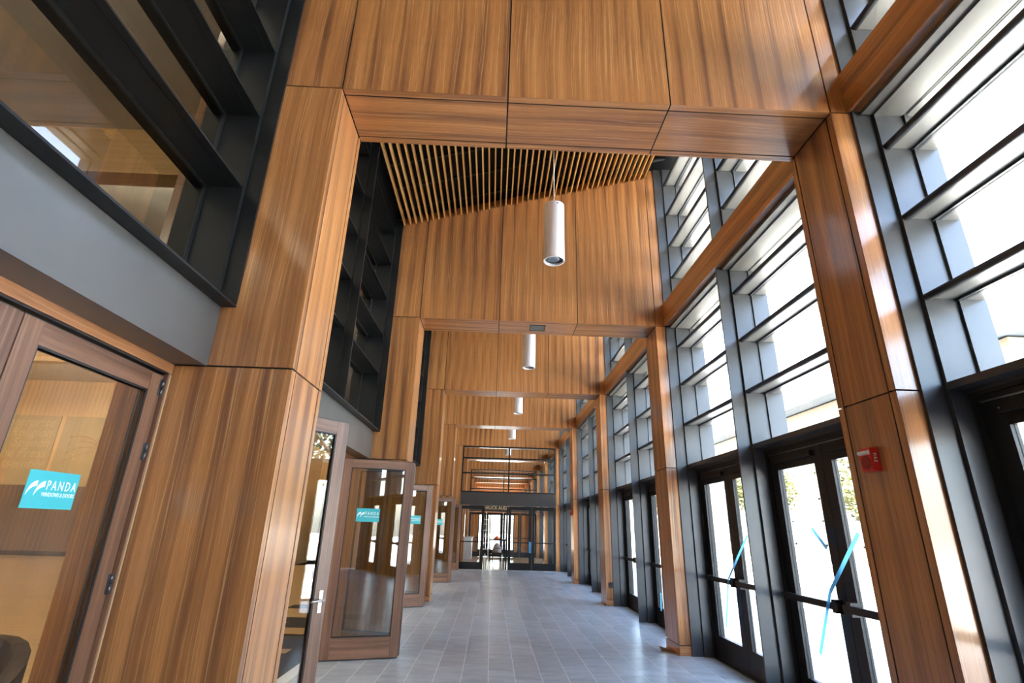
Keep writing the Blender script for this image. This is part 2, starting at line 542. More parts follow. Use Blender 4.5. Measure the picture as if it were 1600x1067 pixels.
# ------------------------------------------------------------------ ceiling: dark deck, carriers, wooden slats
YA, YB = -6.6, P(10) + D
deck = MB().hexa([(-2.7, YA, ceil(-2.7) + 0.30), (3.5, YA, ceil(3.5) + 0.30), (3.5, YB, ceil(3.5) + 0.30), (-2.7, YB, ceil(-2.7) + 0.30),
                  (-2.7, YA, ceil(-2.7) + 0.5), (3.5, YA, ceil(3.5) + 0.5), (3.5, YB, ceil(3.5) + 0.5), (-2.7, YB, ceil(-2.7) + 0.5)], 'y').build('ceiling', 'deck')
tag(deck, 'sloping black ceiling behind evenly spaced wooden slats', kind='structure')
L = S - D
sb = MB().box(-0.0105, 0.0105, 0, L, 0, 0.10, 'y')
slat_me = [MB().box(-0.0105, 0.0105, 0.002, L - 0.002, 0, 0.10, 'y').mesh('slat', M['slat_wood']) for _ in range(4)]
NS = 45
for i in (1, 2, 3, 4, 0):
    ya = P(i - 1) + D
    for k in range(NS):
        x = -1.74 + 0.1 * k
        if x > 2.68: continue
        o = bpy.data.objects.new('slat', slat_me[k % 4])
        COL.objects.link(o); o.parent = deck; o.location = (x, ya, ceil(x))
    for k in range(7):
        yy = ya + 0.35 + k * 0.58
        MB().hexa([(-1.76, yy, ceil(-1.76) + 0.11), (2.98, yy, ceil(2.98) + 0.11), (2.98, yy + 0.045, ceil(2.98) + 0.11), (-1.76, yy + 0.045, ceil(-1.76) + 0.11),
                   (-1.76, yy, ceil(-1.76) + 0.15), (2.98, yy, ceil(2.98) + 0.15), (2.98, yy + 0.045, ceil(2.98) + 0.15), (-1.76, yy + 0.045, ceil(-1.76) + 0.15)], 'x').build('carrier', 'joist', deck)

# ------------------------------------------------------------------ left clerestory windows
def left_window(i, idx, lab, half=True):
    a, b = P(i - 1) + D, P(i)
    root = empty('window_%d' % idx, (0, a, 0)); o = (0, a, 0)
    ZT = 6.62
    zb = 2.946
    def add(nm, *bx, mat='metal', **k):
        m = MB(o)
        for q in bx: m.box(*q)
        return m.build(nm, mat, root, **k)
    mid = (a + b) / 2 + 0.05
    add('spandrel_panel', (-2.16, -1.866, a, b, ZS, zb - 0.002), mat='panel')
    add('sill_plate', (-1.878, XLO, a, b, zb, zb + 0.014))
    for ya, yb in ((a, a + 0.02), (b - 0.02, b)):
        add('end_plate', (-1.878, XLO, ya, yb, zb + 0.022, ZT + 0.1))
    add('jamb', (-2.30, -1.879, b - 0.055, b, zb, ZT + 0.1), (-2.165, -2.135, b - 0.085, b - 0.055, zb, ZT))
    add('jamb', (-2.30, -1.879, a, a + 0.055, zb, ZT + 0.1), (-2.165, -2.135, a + 0.055, a + 0.085, zb, ZT))
    ms = []
    if half:
        add('mullion', (-1.878, XLO, mid - 0.035, mid - 0.012, zb + 0.022, ZT + 0.1), (-2.30, -1.878, mid - 0.05, mid + 0.05, zb, ZT + 0.1))
        ms = [(a + 0.055, mid - 0.05), (mid + 0.05, b - 0.055)]
    else:
        ms = [(a + 0.055, b - 0.055)]
    zs = [3.86, 4.51, 5.165, 5.81, 6.45]
    for ya, yb in ms:
        for z in zs:
            add('shelf_fin', (-1.937, -1.885, ya, yb, z, z + 0.012), (-2.13, -1.943, ya, yb, z, z + 0.012), (-1.943, -1.937, ya, yb, z + 0.006, z + 0.012), (-2.22, -2.13, ya, yb, z - 0.016, z + 0.045))
        add('bottom_rail', (-2.20, -1.885, ya, yb, zb, zb + 0.045))
        add('head_rail', (-2.20, -1.885, ya, yb, ZT - 0.0, ZT + 0.1))
        zz = [zb + 0.045] + [z for z in zs] + [ZT]
        for k in range(len(zz) - 1):
            z0 = zz[k] + (0.06 if k else 0)
            add('pane', (XG - 0.006, XG + 0.006, ya, yb, z0, zz[k + 1] - 0.01), mat='glass_hall')
    MB(o).box(-2.3, -1.885, a, b, ZT + 0.1, 7.0).build('head_panel', 'metal', root)
    tag(root, lab, kind='structure')
    return root
left_window(0, 1, 'large black-framed hall window with wide shelf fins above the closed walnut doors, top left', half=False)
left_window(1, 2, 'black finned hall window between the nearest and second portals')
left_window(2, 3, 'black finned hall window between the second and third portals')
left_window(3, 4, 'black finned hall window between the third and fourth portals')
left_window(4, 5, 'black finned hall window before the glazed end wall')
left_window(-1, 6, 'black finned hall window behind the camera')

# ------------------------------------------------------------------ right window wall
def right_window(i, idx, lab):
    a, b = P(i - 1) + D, P(i)
    root = empty('window_%d' % idx, (0, a, 0)); o = (0, a, 0)
    def add(nm, *bx, mat='grey_metal', **k):
        m = MB(o)
        for q in bx: m.box(*q)
        return m.build(nm, mat, root, **k)
    ZT = ceil(3.0) + 0.1
    def fin(ya, yb, z):
        m = MB(o); hz = 0.027
        pts = [(3.040, ya, z + 2 * hz)] + [(3.020 - 0.028 * math.cos(t_), ya, z + hz + hz * math.sin(t_)) for t_ in [math.radians(75 - 25 * q) for q in range(7)]] + [(3.040, ya, z)]
        m.prism(pts, (0, yb - ya, 0))
        m.smooth = [False, False] + [True] * (len(pts) - 1) + [False]
        m.build('fin_nose', 'grey_metal', root)
    mid = (a + b) / 2
    for ya, yb in ((a, a + 0.022), (mid - 0.012, mid + 0.012), (b - 0.022, b)):
        add('mullion_plate', (XRO, 2.990, ya, yb, 0, H), (XRO, 2.990, ya, yb, 5.286, ZT))
    for ya, yb in ((a, a + 0.05), (mid - 0.045, mid + 0.045), (b - 0.05, b)):
        add('mullion', (2.992, 3.275, ya, yb, 0, ZS - 0.03), (2.992, 3.44, ya, yb, ZS - 0.03, ZT), (3.225, 3.255, ya - 0.02, yb + 0.02, ZS, ZT))
    add('beam_backing', (2.992, 3.44, a, b, H + 0.03, 5.22))
    for ya, yb in ((a + 0.05, mid - 0.045), (mid + 0.045, b - 0.05)):
        add('transom', (2.992, 3.10, ya, yb, ZS, ZS + 0.05), (3.10, 3.40, ya, yb, ZS - 0.03, ZS + 0.075))
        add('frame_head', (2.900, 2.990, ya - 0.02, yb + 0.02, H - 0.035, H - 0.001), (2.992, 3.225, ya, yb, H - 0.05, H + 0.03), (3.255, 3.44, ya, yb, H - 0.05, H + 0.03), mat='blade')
        low = [3.18, 3.835, 4.485]
        up = [5.77, 6.40, 7.055, 7.70]
        for z in low + up:
            fin(ya, yb, z)
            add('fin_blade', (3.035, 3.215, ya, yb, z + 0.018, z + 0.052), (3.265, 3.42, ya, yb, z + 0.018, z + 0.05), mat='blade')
            add('glazing_rail', (3.215, 3.265, ya, yb, z + 0.0, z + 0.06))
        zz = [ZS + 0.075] + low + [H - 0.05]
        for k in range(4):
            add('pane', (XGR - 0.006, XGR + 0.006, ya, yb, zz[k] + (0.06 if k else 0), zz[k + 1]), mat='glass')
        zz = [5.22] + up + [ZT]
        for k in range(5):
            add('pane', (XGR - 0.006, XGR + 0.006, ya, yb, zz[k] + 0.06, zz[k + 1]), mat='glass')
        add('sill_rail', (2.992, 3.42, ya, yb, 5.22, 5.29))
    add('head_panel', (2.76, 3.44, a, b, ZT, ZT + 0.45), mat='metal')
    tag(root, lab, kind='structure')
    return root
right_window(0, 7, 'nearest finned window wall at the right edge, above the black double door')
right_window(1, 8, 'finned window wall between the nearest and second portals, above two black double doors')
right_window(2, 9, 'finned window wall between the second and third portals')
right_window(3, 10, 'finned window wall between the third and fourth portals')
right_window(4, 11, 'finned window wall just before the glazed end wall')
right_window(-1, 12, 'finned window wall behind the camera')
right_window(5, 13, 'finned window wall beyond the glazed end wall')
right_window(6, 14, 'finned window wall before the auditorium doors')
right_window(7, 15, 'finned window wall beyond the auditorium doors')
right_window(8, 16, 'finned window wall in the first bay of the far passage')
right_window(9, 17, 'finned window wall in the second bay of the far passage')
right_window(10, 18, 'finned window wall in the last bay of the far passage')

# ------------------------------------------------------------------ black double doors below the right windows
def double_door(ya, yb, idx, lab):
    """opening ya..yb, door face at x = 3.14"""
    root = empty('door_%d' % idx, (3.17, ya, 0)); o = (3.17, ya, 0)
    X0, X1 = 3.145, 3.195
    f = MB(o)
    fw = 0.05
    f.box(3.12, 3.28, ya, ya + fw, 0, ZS - 0.03); f.box(3.12, 3.28, yb - fw, yb, 0, ZS - 0.03)
    f.box(3.12, 3.28, ya + fw, yb - fw, ZS - 0.09, ZS - 0.03)
    f.box(3.10, 3.12, ya + 0.02, yb - 0.02, ZS - 0.055, ZS - 0.03)
    f.build('door_frame', 'metal', root)
    MB(o).box(3.12, 3.26, ya + fw, yb - fw, 0, 0.012).build('threshold', 'metal', root)
    m = (ya + yb) / 2
    for s, (a, b) in ((0, (ya + fw + 0.003, m - 0.003)), (1, (m + 0.003, yb - fw - 0.003))):
        leaf = empty('leaf', (0, 0, 0), root)
        sw = 0.13
        MB(o).box(X0, X1, a, a + sw, 0.014, ZS - 0.095).build('stile', 'metal', leaf)
        MB(o).box(X0, X1, b - sw, b, 0.014, ZS - 0.095).build('stile', 'metal', leaf)
        MB(o).box(X0, X1, a + sw, b - sw, 0.014, 0.295, 'y').build('bottom_rail', 'metal', leaf)
        MB(o).box(X0, X1, a + sw, b - sw, 2.27, ZS - 0.095, 'y').build('top_rail', 'metal', leaf)
        MB(o).box(3.166, 3.176, a + sw, b - sw, 0.295, 2.27).build('pane', 'glass', leaf)
        pb = MB(o).box(3.075, 3.115, a + 0.04, b - 0.02, 0.985, 1.045, 'y')
        hx = b - 0.10 if s == 0 else a + 0.10
        for yy in (a + 0.06, b - 0.07): pb.box(3.10, X0, yy, yy + 0.05, 0.985, 1.045)
        pb.build('push_bar', 'metal', leaf)
        MB(o).box(3.08, X0 - 0.001, hx - 0.03, hx + 0.03, 0.96, 1.07).build('bar_latch', 'metal', leaf)
        MB(o).box(3.10, X0 - 0.001, a + 0.12, b - 0.12, 2.345, 2.395).build('closer', 'metal', leaf)
        sc_ = MB(o)
        for yy in (a + 0.13, b - 0.14): sc_.tube((3.0985, yy, 2.37), (3.094, yy, 2.37), 0.006, n=8)
        sc_.build('screw', 'chrome', leaf)
    tag(root, lab, kind='structure')
    return root
dn = 1
def halves(i):
    a, b = P(i - 1) + D, P(i); m = (a + b) / 2
    return (a + 0.05, m - 0.045), (m + 0.045, b - 0.05)
DL = {
    (0, 0): 'black glazed double door beside and behind the camera on the window side',
    (0, 1): 'black glazed double door at the right edge of the photo',
    (1, 0): 'black glazed double door just past the nearest portal, blue tape hanging from its bar',
    (1, 1): 'black glazed double door just before the second portal, one strip of blue tape on it',
    (2, 0): 'black glazed double door just past the second portal',
    (2, 1): 'black glazed double door just before the third portal',
    (3, 0): 'black glazed double door just past the third portal',
    (3, 1): 'black glazed double door just before the fourth portal',
    (4, 0): 'black glazed double door just past the fourth portal',
    (4, 1): 'black glazed double door in the corner by the glazed end wall',
    (-1, 0): 'rearmost black glazed double door behind the camera',
    (-1, 1): 'black glazed double door behind the camera',
    (5, 0): 'first black double door beyond the glazed end wall',
    (5, 1): 'second black double door beyond the glazed end wall',
    (6, 0): 'third black double door beyond the glazed end wall',
    (6, 1): 'black double door in the corner by the auditorium doors',
}
for (i, h), lab in DL.items():
    a, b = halves(i)[h]
    double_door(a, b, dn, lab); dn += 1

# ------------------------------------------------------------------ walnut folding doors
def rotz(a): return Matrix.Rotation(a, 4, 'Z')
def leaf_parts(leaf, w, glass='glass_tint', h=2.425, hinges=True, hinge_end=0, hside=1):
    """leaf in its own frame: width along +Y from the hinge, thickness 5.6 cm about X"""
    T = 0.028; sw = 0.115; z0 = 0.018; z1 = z0 + h
    MB().box(-T, T, 0.004, sw, z0, z1).build('stile', 'walnut', leaf)
    MB().box(-T, T, w - sw, w - 0.004, z0, z1).build('stile', 'walnut', leaf)
    MB().box(-T + 0.001, T - 0.001, sw + 0.001, w - sw - 0.001, z1 - 0.108, z1, 'y').build('top_rail', 'walnut', leaf)
    MB().box(-T + 0.001, T - 0.001, sw + 0.001, w - sw - 0.001, z0, z0 + 0.235, 'y').build('bottom_rail', 'walnut', leaf)
    g = MB()
    a, b, c, d = sw, w - sw, z0 + 0.235, z1 - 0.108
    for s in (-1, 1):
        x0, x1 = (T - 0.012, T - 0.004) if s > 0 else (-T + 0.004, -T + 0.012)
        g.box(x0, x1, a, a + 0.010, c, d); g.box(x0, x1, b - 0.010, b, c, d)
        g.box(x0, x1, a, b, c, c + 0.010); g.box(x0, x1, a, b, d - 0.010, d)
    g.box(-0.008, 0.008, 0.0, 0.0038, z0, z1).box(-0.008, 0.008, w - 0.0038, w, z0, z1)
    g.box(-0.02, 0.02, 0.01, w - 0.01, z0 - 0.012, z0).box(-0.02, 0.02, 0.01, w - 0.01, z1, z1 + 0.008)
    g.build('gasket', 'gasket', leaf)
    MB().box(-0.008, 0.008, a, b, c, d).build('pane', glass, leaf)

def sticker(leaf, yc, side, zc=1.715):
    """side = +1: on the +X face of the leaf"""
    w, h = 0.305, 0.170
    x = 0.0095 * side
    MB().box(min(x, x + 0.002 * side), max(x, x + 0.002 * side), yc - w / 2, yc + w / 2, zc - h / 2, zc + h / 2).build('sticker', 'teal', leaf, label='turquoise sticker lettered PANDA WINDOWS & DOORS')
    # text frame: reading direction, seen from +X side reads towards +Y
    xx = x + 0.0032 * side
    if side > 0: R = Matrix(((0, 0, 1, xx), (1, 0, 0, 0), (0, 1, 0, 0), (0, 0, 0, 1)))
    else: R = Matrix(((0, 0, -1, xx), (-1, 0, 0, 0), (0, 1, 0, 0), (0, 0, 0, 1)))
    def T(u, v):
        m = R.copy()
        m.translation = Vector((xx, yc + side * u, zc + v)); return m
    text('lettering', 'PANDA', 0.063, 'ink', leaf, T(-0.040, 0.000), sx=0.70, align='LEFT', spacing=1.38)
    text('lettering', 'WINDOWS & DOORS', 0.027, 'ink', leaf, T(-0.056, -0.030), sx=0.76)
    lg = MB()
    def arc(cu, cv, r1, r2, a0, a1, n=12, k=0.028):
        pts = []
        for q in range(n + 1):
            t_ = math.radians(a0 + (a1 - a0) * q / n)
            pts.append((cu + r1 * math.cos(t_), cv + r1 * 1.25 * math.sin(t_)))
        for q in range(n, -1, -1):
            t_ = math.radians(a0 + (a1 - a0) * q / n)
            f_ = q / n
            rr = r2 - k * math.sin(math.pi * 0.5 * (1 - f_))
            pts.append((cu + rr * math.cos(t_), cv + rr * 1.25 * math.sin(t_)))
        lg.prism([(xx, yc + side * p_[0], zc + p_[1]) for p_ in pts], (0.0006 * side, 0, 0))
    arc(-0.090, -0.028, 0.054, 0.052, 95, 180, k=0.018)
    arc(-0.046, -0.028, 0.054, 0.052, 95, 180, k=0.020)
    lg.build('logo', 'ink', leaf)

def hinge(leaf, y, z, x=0.034):
    b = MB().tube((x, y, z - 0.052), (x, y, z - 0.002), 0.0095, n=10).tube((x, y, z + 0.002), (x, y, z + 0.052), 0.0095, n=10)
    b.box(x - 0.006, x - 0.003, y - 0.02, y + 0.02, z - 0.05, z + 0.05)
    b.build('hinge', 'dark_steel', leaf)

def door_head(i, root):
    a, b = P(i - 1) + D, P(i)
    o = tuple(root.location)
    MB(o).box(-2.17, -2.072, a, b, 2.470, ZS - 0.001, 'y').build('head_jamb', 'head_wood', root)
    MB(o).box(-2.14, -2.085, a, b, 2.460, 2.470, 'y').build('track', 'gasket', root)
    for ya, yb in ((a, a + 0.022), (b - 0.022, b)):
        MB(o).box(-2.19, -2.076, ya, yb, 0, 2.470).build('side_jamb', 'walnut', root)
    MB(o).box(-2.075, -2.068, b - 0.010, b - 0.006, 0, 2.46).build('weather_strip', 'brass', root)

# nearest bay: closed set of four leaves
a0, b0 = P(-1) + D, P(0)
d = empty('door_%d' % dn, (-2.128, a0, 0)); dn += 1
door_head(0, d)
W = (b0 - 0.024 - a0 - 0.022) / 4
for k in range(4):
    lf = empty('leaf', (0, 0.022 + k * W, 0), d)
    leaf_parts(lf, W)
    if k == 3:
        for z in (2.37, 1.977, 1.254, 0.35): hinge(lf, W - 0.004, z)
        sticker(lf, 2.652 - (a0 + 0.022 + k * W), 1)
    if k == 2: sticker(lf, W / 2, 1)
tag(d, 'closed row of walnut-framed glass folding doors at the left edge, turquoise sticker on the pane', kind='structure')

def set_leaf(leaf, hx, hy, ex, ey, root):
    """hinge point to end point, world plan coordinates"""
    ang = math.atan2(-(ex - hx), ey - hy)
    leaf.matrix_local = Matrix.Translation((hx - root.location.x, hy - root.location.y, 0)) @ rotz(ang)

def fold_bay(i, leaves, lab):
    global dn
    a, b = P(i - 1) + D, P(i)
    root = empty('door_%d' % dn, (-2.128, a, 0)); dn += 1
    door_head(i, root)
    for hx, hy, ex, ey, st, handle in leaves:
        w = math.hypot(ex - hx, ey - hy)
        lf = empty('leaf', (0, 0, 0), root)
        leaf_parts(lf, w)
        set_leaf(lf, hx, hy, ex, ey, root)
        if st: sticker(lf, st[0], st[1])
        if not st:
            for z in (2.2, 1.254, 0.35): hinge(lf, 0.0, z, -0.034)
        if handle:
            s = handle; yh = w - 0.06
            h = MB().box(0.028 * s if s > 0 else -0.034, 0.034 if s > 0 else 0.028 * s, yh - 0.016, yh + 0.016, 0.93, 1.09)
            h.tube((0.03 * s, yh, 1.02), (0.075 * s, yh, 1.02), 0.010, n=10)
            h.tube((0.072 * s, yh + 0.005, 1.02), (0.072 * s, yh - 0.125, 1.02), 0.0095, n=10)
            h.build('lever_handle', 'chrome', lf, label='brushed steel lever handle')
    tag(root, lab, kind='structure')
    return root
fold_bay(1, [(-1.96, P(0) + D + 0.03, -1.325, 4.672, None, 1),
             (-2.06, 7.33, -1.135, 7.60, (0.40, 1), 0),
             (-2.06, 7.93, -1.135, 7.68, None, 0)],
         'open walnut folding doors past the nearest portal, one leaf with a steel lever and one facing us with a turquoise sticker')
fold_bay(2, [(-2.06, 11.78, -1.36, 12.07, (0.40, 1), 0), (-2.06, 12.52, -1.36, 12.15, None, 0)],
         'open walnut folding doors stacked against the third portal')
fold_bay(3, [(-2.06, 16.95, -1.17, 17.18, (0.40, 1), 0), (-2.06, 17.50, -1.17, 17.26, None, 0)],
         'open walnut folding doors stacked against the fourth portal')
fold_bay(4, [(-2.06, 21.9, -1.22, 22.05, None, 0), (-2.06, 22.28, -1.22, 22.12, None, 0)],
         'open walnut folding doors stacked beside the glazed end wall')
d = fold_bay(-1, [], 'walnut folding door frame behind the camera')

# ------------------------------------------------------------------ glazed end walls with doors
def end_wall(i, name, lab, opening=True):
    y = P(i) + 0.06
    root = empty(name, (0, y, 0)); o = (0, y, 0)
    xl, xr, xm = XL + 0.002, XR - 0.002, 0.675
    z0, z1, z2 = 2.43, 2.965, H - 0.002
    def add(nm, *bx, mat='metal'):
        m = MB(o)
        for q in bx: m.box(*q)
        return m.build(nm, mat, root)
    ya, yb = y - 0.055, y + 0.06
    add('transom_panel', (xl, xr, ya, yb, z0 + 0.03, z1), mat='dark_panel')
    for xa, xb in ((xl, xl + 0.055), (xm - 0.03, xm + 0.03), (xr - 0.055, xr)):
        add('mullion', (xa, xb, ya, yb, z1, z2))
    segs = ((xl + 0.055, xm - 0.03), (xm + 0.03, xr - 0.055))
    zz = [z1, 3.75, 4.375, z2]
    for xa, xb in segs:
        add('rail', (xa, xb, ya, yb, z2 - 0.06, z2))
        add('rail', (xa, xb, ya, yb, z1, z1 + 0.05))
        for z in zz[1:3]: add('rail', (xa, xb, ya, yb, z - 0.03, z + 0.03))
        for k in range(3):
            add('pane', (xa, xb, y - 0.005, y + 0.005, zz[k] + 0.03, zz[k + 1] - 0.03), mat='glass')
    # leaves
    ws = [(xl, -0.285), (-0.285, 0.700), (0.700, 1.682), (1.682, xr)]
    for k, (xa, xb) in enumerate(ws):
        if k == 1 and opening: continue
        leaf = empty('leaf', (0, 0, 0), root)
        sw = 0.115 if k != 3 else 0.10
        a, b = xa + 0.004, xb - 0.004
        MB(o).box(a, a + sw, y - 0.025, y + 0.025, 0.01, z0).build('stile', 'metal', leaf)
        MB(o).box(b - sw, b, y - 0.025, y + 0.025, 0.01, z0).build('stile', 'metal', leaf)
        MB(o).box(a + sw, b - sw, y - 0.025, y + 0.025, 0.01, 0.28, 'x').build('bottom_rail', 'metal', leaf)
        MB(o).box(a + sw, b - sw, y - 0.025, y + 0.025, z0 - 0.13, z0, 'x').build('top_rail', 'metal', leaf)
        MB(o).box(a + sw, b - sw, y - 0.005, y + 0.005, 0.28, z0 - 0.13).build('pane', 'glass', leaf)
        MB(o).box(a + 0.03, b - 0.03, y - 0.075, y - 0.045, 1.02, 1.06, 'x').box(a + 0.03, a + 0.06, y - 0.05, y - 0.025, 1.02, 1.06).box(b - 0.06, b - 0.03, y - 0.05, y - 0.025, 1.02, 1.06).build('push_bar', 'metal', leaf)
    if opening:
        # the open leaf stands at right angles behind the wall
        leaf = empty('leaf', (0, 0, 0), root)
        xa = 0.640
        MB(o).box(xa, xa + 0.05, y + 0.07, y + 0.185, 0.01, z0).build('stile', 'metal', leaf)
        MB(o).box(xa, xa + 0.05, y + 0.93, y + 1.045, 0.01, z0).build('stile', 'metal', leaf)
        MB(o).box(xa, xa + 0.05, y + 0.185, y + 0.93, 0.01, 0.28, 'y').build('bottom_rail', 'metal', leaf)
        MB(o).box(xa, xa + 0.05, y + 0.185, y + 0.93, z0 - 0.13, z0, 'y').build('top_rail', 'metal', leaf)
        MB(o).box(xa + 0.02, xa + 0.03, y + 0.185, y + 0.93, 0.28, z0 - 0.13).build('pane', 'glass', leaf)
    tag(root, lab, kind='structure')
    return root
end_wall(4, 'wall_far', 'black framed glass wall with four doors closing the corridor, one door open')
ew = end_wall(6, 'wall_auditorium', 'black glass wall with gold letters beyond the lobby', opening=False)
sg = text('sign_lettering', 'HAUCK AUDITORIUM', 0.29, 'gold', None, Matrix.Translation((-0.47, P(6) - 0.03, 2.60)) @ Matrix.Rotation(math.pi / 2, 4, 'X'), extrude=0.01, sx=0.80, offset=0.004)
tag(sg, 'pale gold letters HAUCK AUDITORIUM on the black band over the doors', 'sign')

# ------------------------------------------------------------------ hall on the left and the far lobby
def wallbox(name, bx, mat, lab, grain='z'):
    o = MB().box(*bx, grain).build(name, mat)
    tag(o, lab, kind='structure')
    return o
HX, HY0, HY1, HZ = -24.0, -8.0, 24.3, 7.6
hf = wallbox('floor_hall', (HX, -2.25, HY0, HY1, -0.12, -0.004), 'black', 'pale wooden plank floor of the hall behind the glass doors')
planks = [MB().box(0.002, 1.998, 0.002, 0.246, -0.004, 0.0, 'x').mesh('plank', M['hall_wood']) for _ in range(6)]
rest = MB()
pc = 0
for r_ in range(int((HY1 - HY0) / 0.25)):
    for q in range(11):
        x = HX + 0.3 * (r_ % 3) * 2 + q * 2.0 - (0.6 if r_ % 2 else 0)
        yy = HY0 + r_ * 0.25
        if x < HX or x + 2 > -2.25: continue
        rest.box(x + 0.002, x + 1.998, yy + 0.002, yy + 0.246, -0.004, 0.0, 'x')
ro = rest.build('planks', 'hall_wood', hf); ro['kind'] = 'stuff'
wallbox('wall_hall_end', (HX, -2.25, HY1, HY1 + 0.2, 0, HZ + 1), 'hall_wood', 'pale wood end wall of the hall behind the glass doors')
wallbox('wall_hall_back', (HX - 0.2, HX, HY0, HY1 + 0.2, 0, HZ + 1), 'hall_wood', 'pale wood side wall of the hall')
wallbox('wall_hall_rear', (HX, -2.25, HY0 - 0.2, HY0, 0, HZ + 1), 'hall_wood', 'pale wood wall of the hall behind the camera')
wallbox('ceiling_hall', (HX, -2.62, HY0, HY1, HZ, HZ + 0.2), 'plaster', 'plain ceiling of the hall', 'x')
wsc = MB().box(HX, -2.25, HY1 - 0.06, HY1, 0.18, 2.84).build('trim_1', 'wainscot')
tag(wsc, 'dark wood wainscot along the foot of the hall end wall', kind='structure')
bb = MB().box(HX, -2.25, HY1 - 0.08, HY1, 0.0, 0.18).build('baseboard_hall', 'black')
tag(bb, 'black base along the hall wainscot', kind='structure')
ps = empty('wall_poster', (-20.8, HY1 - 0.02, 2.9)); po = (-20.8, HY1 - 0.02, 2.9)
MB(po).box(-23.6, -19.95, HY1 - 0.03, HY1 - 0.001, 2.86, 5.93).build('text_panel', 'poster', ps)
MB(po).box(-19.72, -16.5, HY1 - 0.03, HY1 - 0.001, 2.86, 5.93).build('picture_panel', 'poster', ps)
TX = Matrix.Rotation(math.pi / 2, 4, 'X')
for k, w_ in enumerate(('Enterprise', 'Religion', 'Speech', 'the Press', 'Assembly')):
    text('lettering', w_, 0.58, 'poster_pale', ps, Matrix.Translation((-20.15 + 20.8, -0.014, 5.93 - 0.50 - k * 0.46 - 2.9)) @ TX, align='RIGHT', shear=0.25, extrude=0.003)
fg = MB(po)
pts = [(-23.5, 2.9), (-23.5, 4.2), (-22.9, 4.45), (-22.2, 4.3), (-21.7, 3.9), (-21.55, 2.9)]
fg.prism([(x, HY1 - 0.031, z) for x, z in pts], (0, -0.004, 0))
fg.build('printed_figure', 'poster_rust', ps)
fl_ = MB(po)
for k in range(4):
    pv = None
    for q in range(9):
        t_ = q / 8.0
        p_ = (-19.3 + 2.4 * t_, HY1 - 0.022, 3.9 + 0.22 * k + 0.55 * math.sin(t_ * 3.0 + 0.3 * k) - 0.25 * t_)
        if pv: fl_.tube(pv, p_, 0.022, n=6)
        pv = p_
fl_.build('printed_swirl', 'poster_rust', ps)
tag(ps, 'large muted wall graphic with words of freedoms, seen through the closed glass doors', 'poster')
for k, yy in enumerate((-4.0, 1.5, 7.0, 12.5, 18.0)):  # beams added as baffles, to keep the hall lights out of view
    bm_ = MB((0, yy, 0)).box(HX, -2.62, yy, yy + 0.35, 6.75, HZ, 'x').build('added_baffle_beam', 'hall_wood'); bm_.location = (0, yy, 0)
    tag(bm_, 'added pale wood baffle beam screening the hall lights, %s from the rear' % ORD[k].replace('nearest', 'first'), kind='structure')
    for q, x in enumerate((-19.5, -12.5, -5.5)):
        r_ = empty('added_strip_light', (x, yy + 0.4, 7.1)); oo = (x, yy + 0.4, 7.1)  # added light, no known fixture; brightens the hall from behind the beam
        MB(oo).box(x - 2.6, x + 2.6, yy + 0.352, yy + 0.40, 6.85, 7.45).build('housing', 'white', r_)
        MB(oo).box(x - 2.5, x + 2.5, yy + 0.401, yy + 0.41, 6.90, 7.40).build('diffuser', 'lamp', r_)
        tag(r_, 'added long fill light on the far side of the %s hall beam, %s' % (ORD[k].replace('nearest', 'first'), ('by the outer wall', 'over the middle', 'by the corridor')[q]), 'added fill light', 'added hall fill lights')

# round-backed seat in the hall, just its dark back showing at the lower left
cs = empty('lounge_chair', (-2.87, 3.2, 0)); co = (-2.87, 3.2, 0)
def lounge(mb, r0, r1, z0, z1, a0, a1, n=14):
    for k in range(n):
        t0, t1 = math.radians(a0 + (a1 - a0) * k / n), math.radians(a0 + (a1 - a0) * (k + 1) / n)
        h0 = z0 + (z1 - z0) * (0.62 + 0.38 * math.sin(math.pi * k / n)); h1 = z0 + (z1 - z0) * (0.62 + 0.38 * math.sin(math.pi * (k + 1) / n))
        X = lambda r, t: (-2.87 + r * math.cos(t), 3.2 + r * math.sin(t))
        p = [X(r0, t0), X(r1, t0), X(r1, t1), X(r0, t1)]
        mb.hexa([(p[0][0], p[0][1], z0), (p[1][0], p[1][1], z0), (p[2][0], p[2][1], z0), (p[3][0], p[3][1], z0),
                 (p[0][0], p[0][1], h0), (p[1][0], p[1][1], h0), (p[2][0], p[2][1], h1), (p[3][0], p[3][1], h1)])
m_ = MB(co); lounge(m_, 0.30, 0.38, 0.25, 0.93, -20, 200); m_.build('backrest', 'black_leather', cs)
m_ = MB(co).tube((-2.87, 3.2, 0.30), (-2.87, 3.2, 0.46), 0.29, 0.28, n=24); m_.build('seat', 'tan_leather', cs)
for k in range(4):
    t_ = math.radians(45 + 90 * k)
    MB(co).tube((-2.87 + 0.25 * math.cos(t_), 3.2 + 0.25 * math.sin(t_), 0.30), (-2.87 + 0.30 * math.cos(t_), 3.2 + 0.30 * math.sin(t_), 0.0), 0.018, 0.012, n=8).build('leg', 'metal', cs)
tag(cs, 'black round-backed lounge chair with tan seat just behind the closed glass door, lower left corner', 'chair')

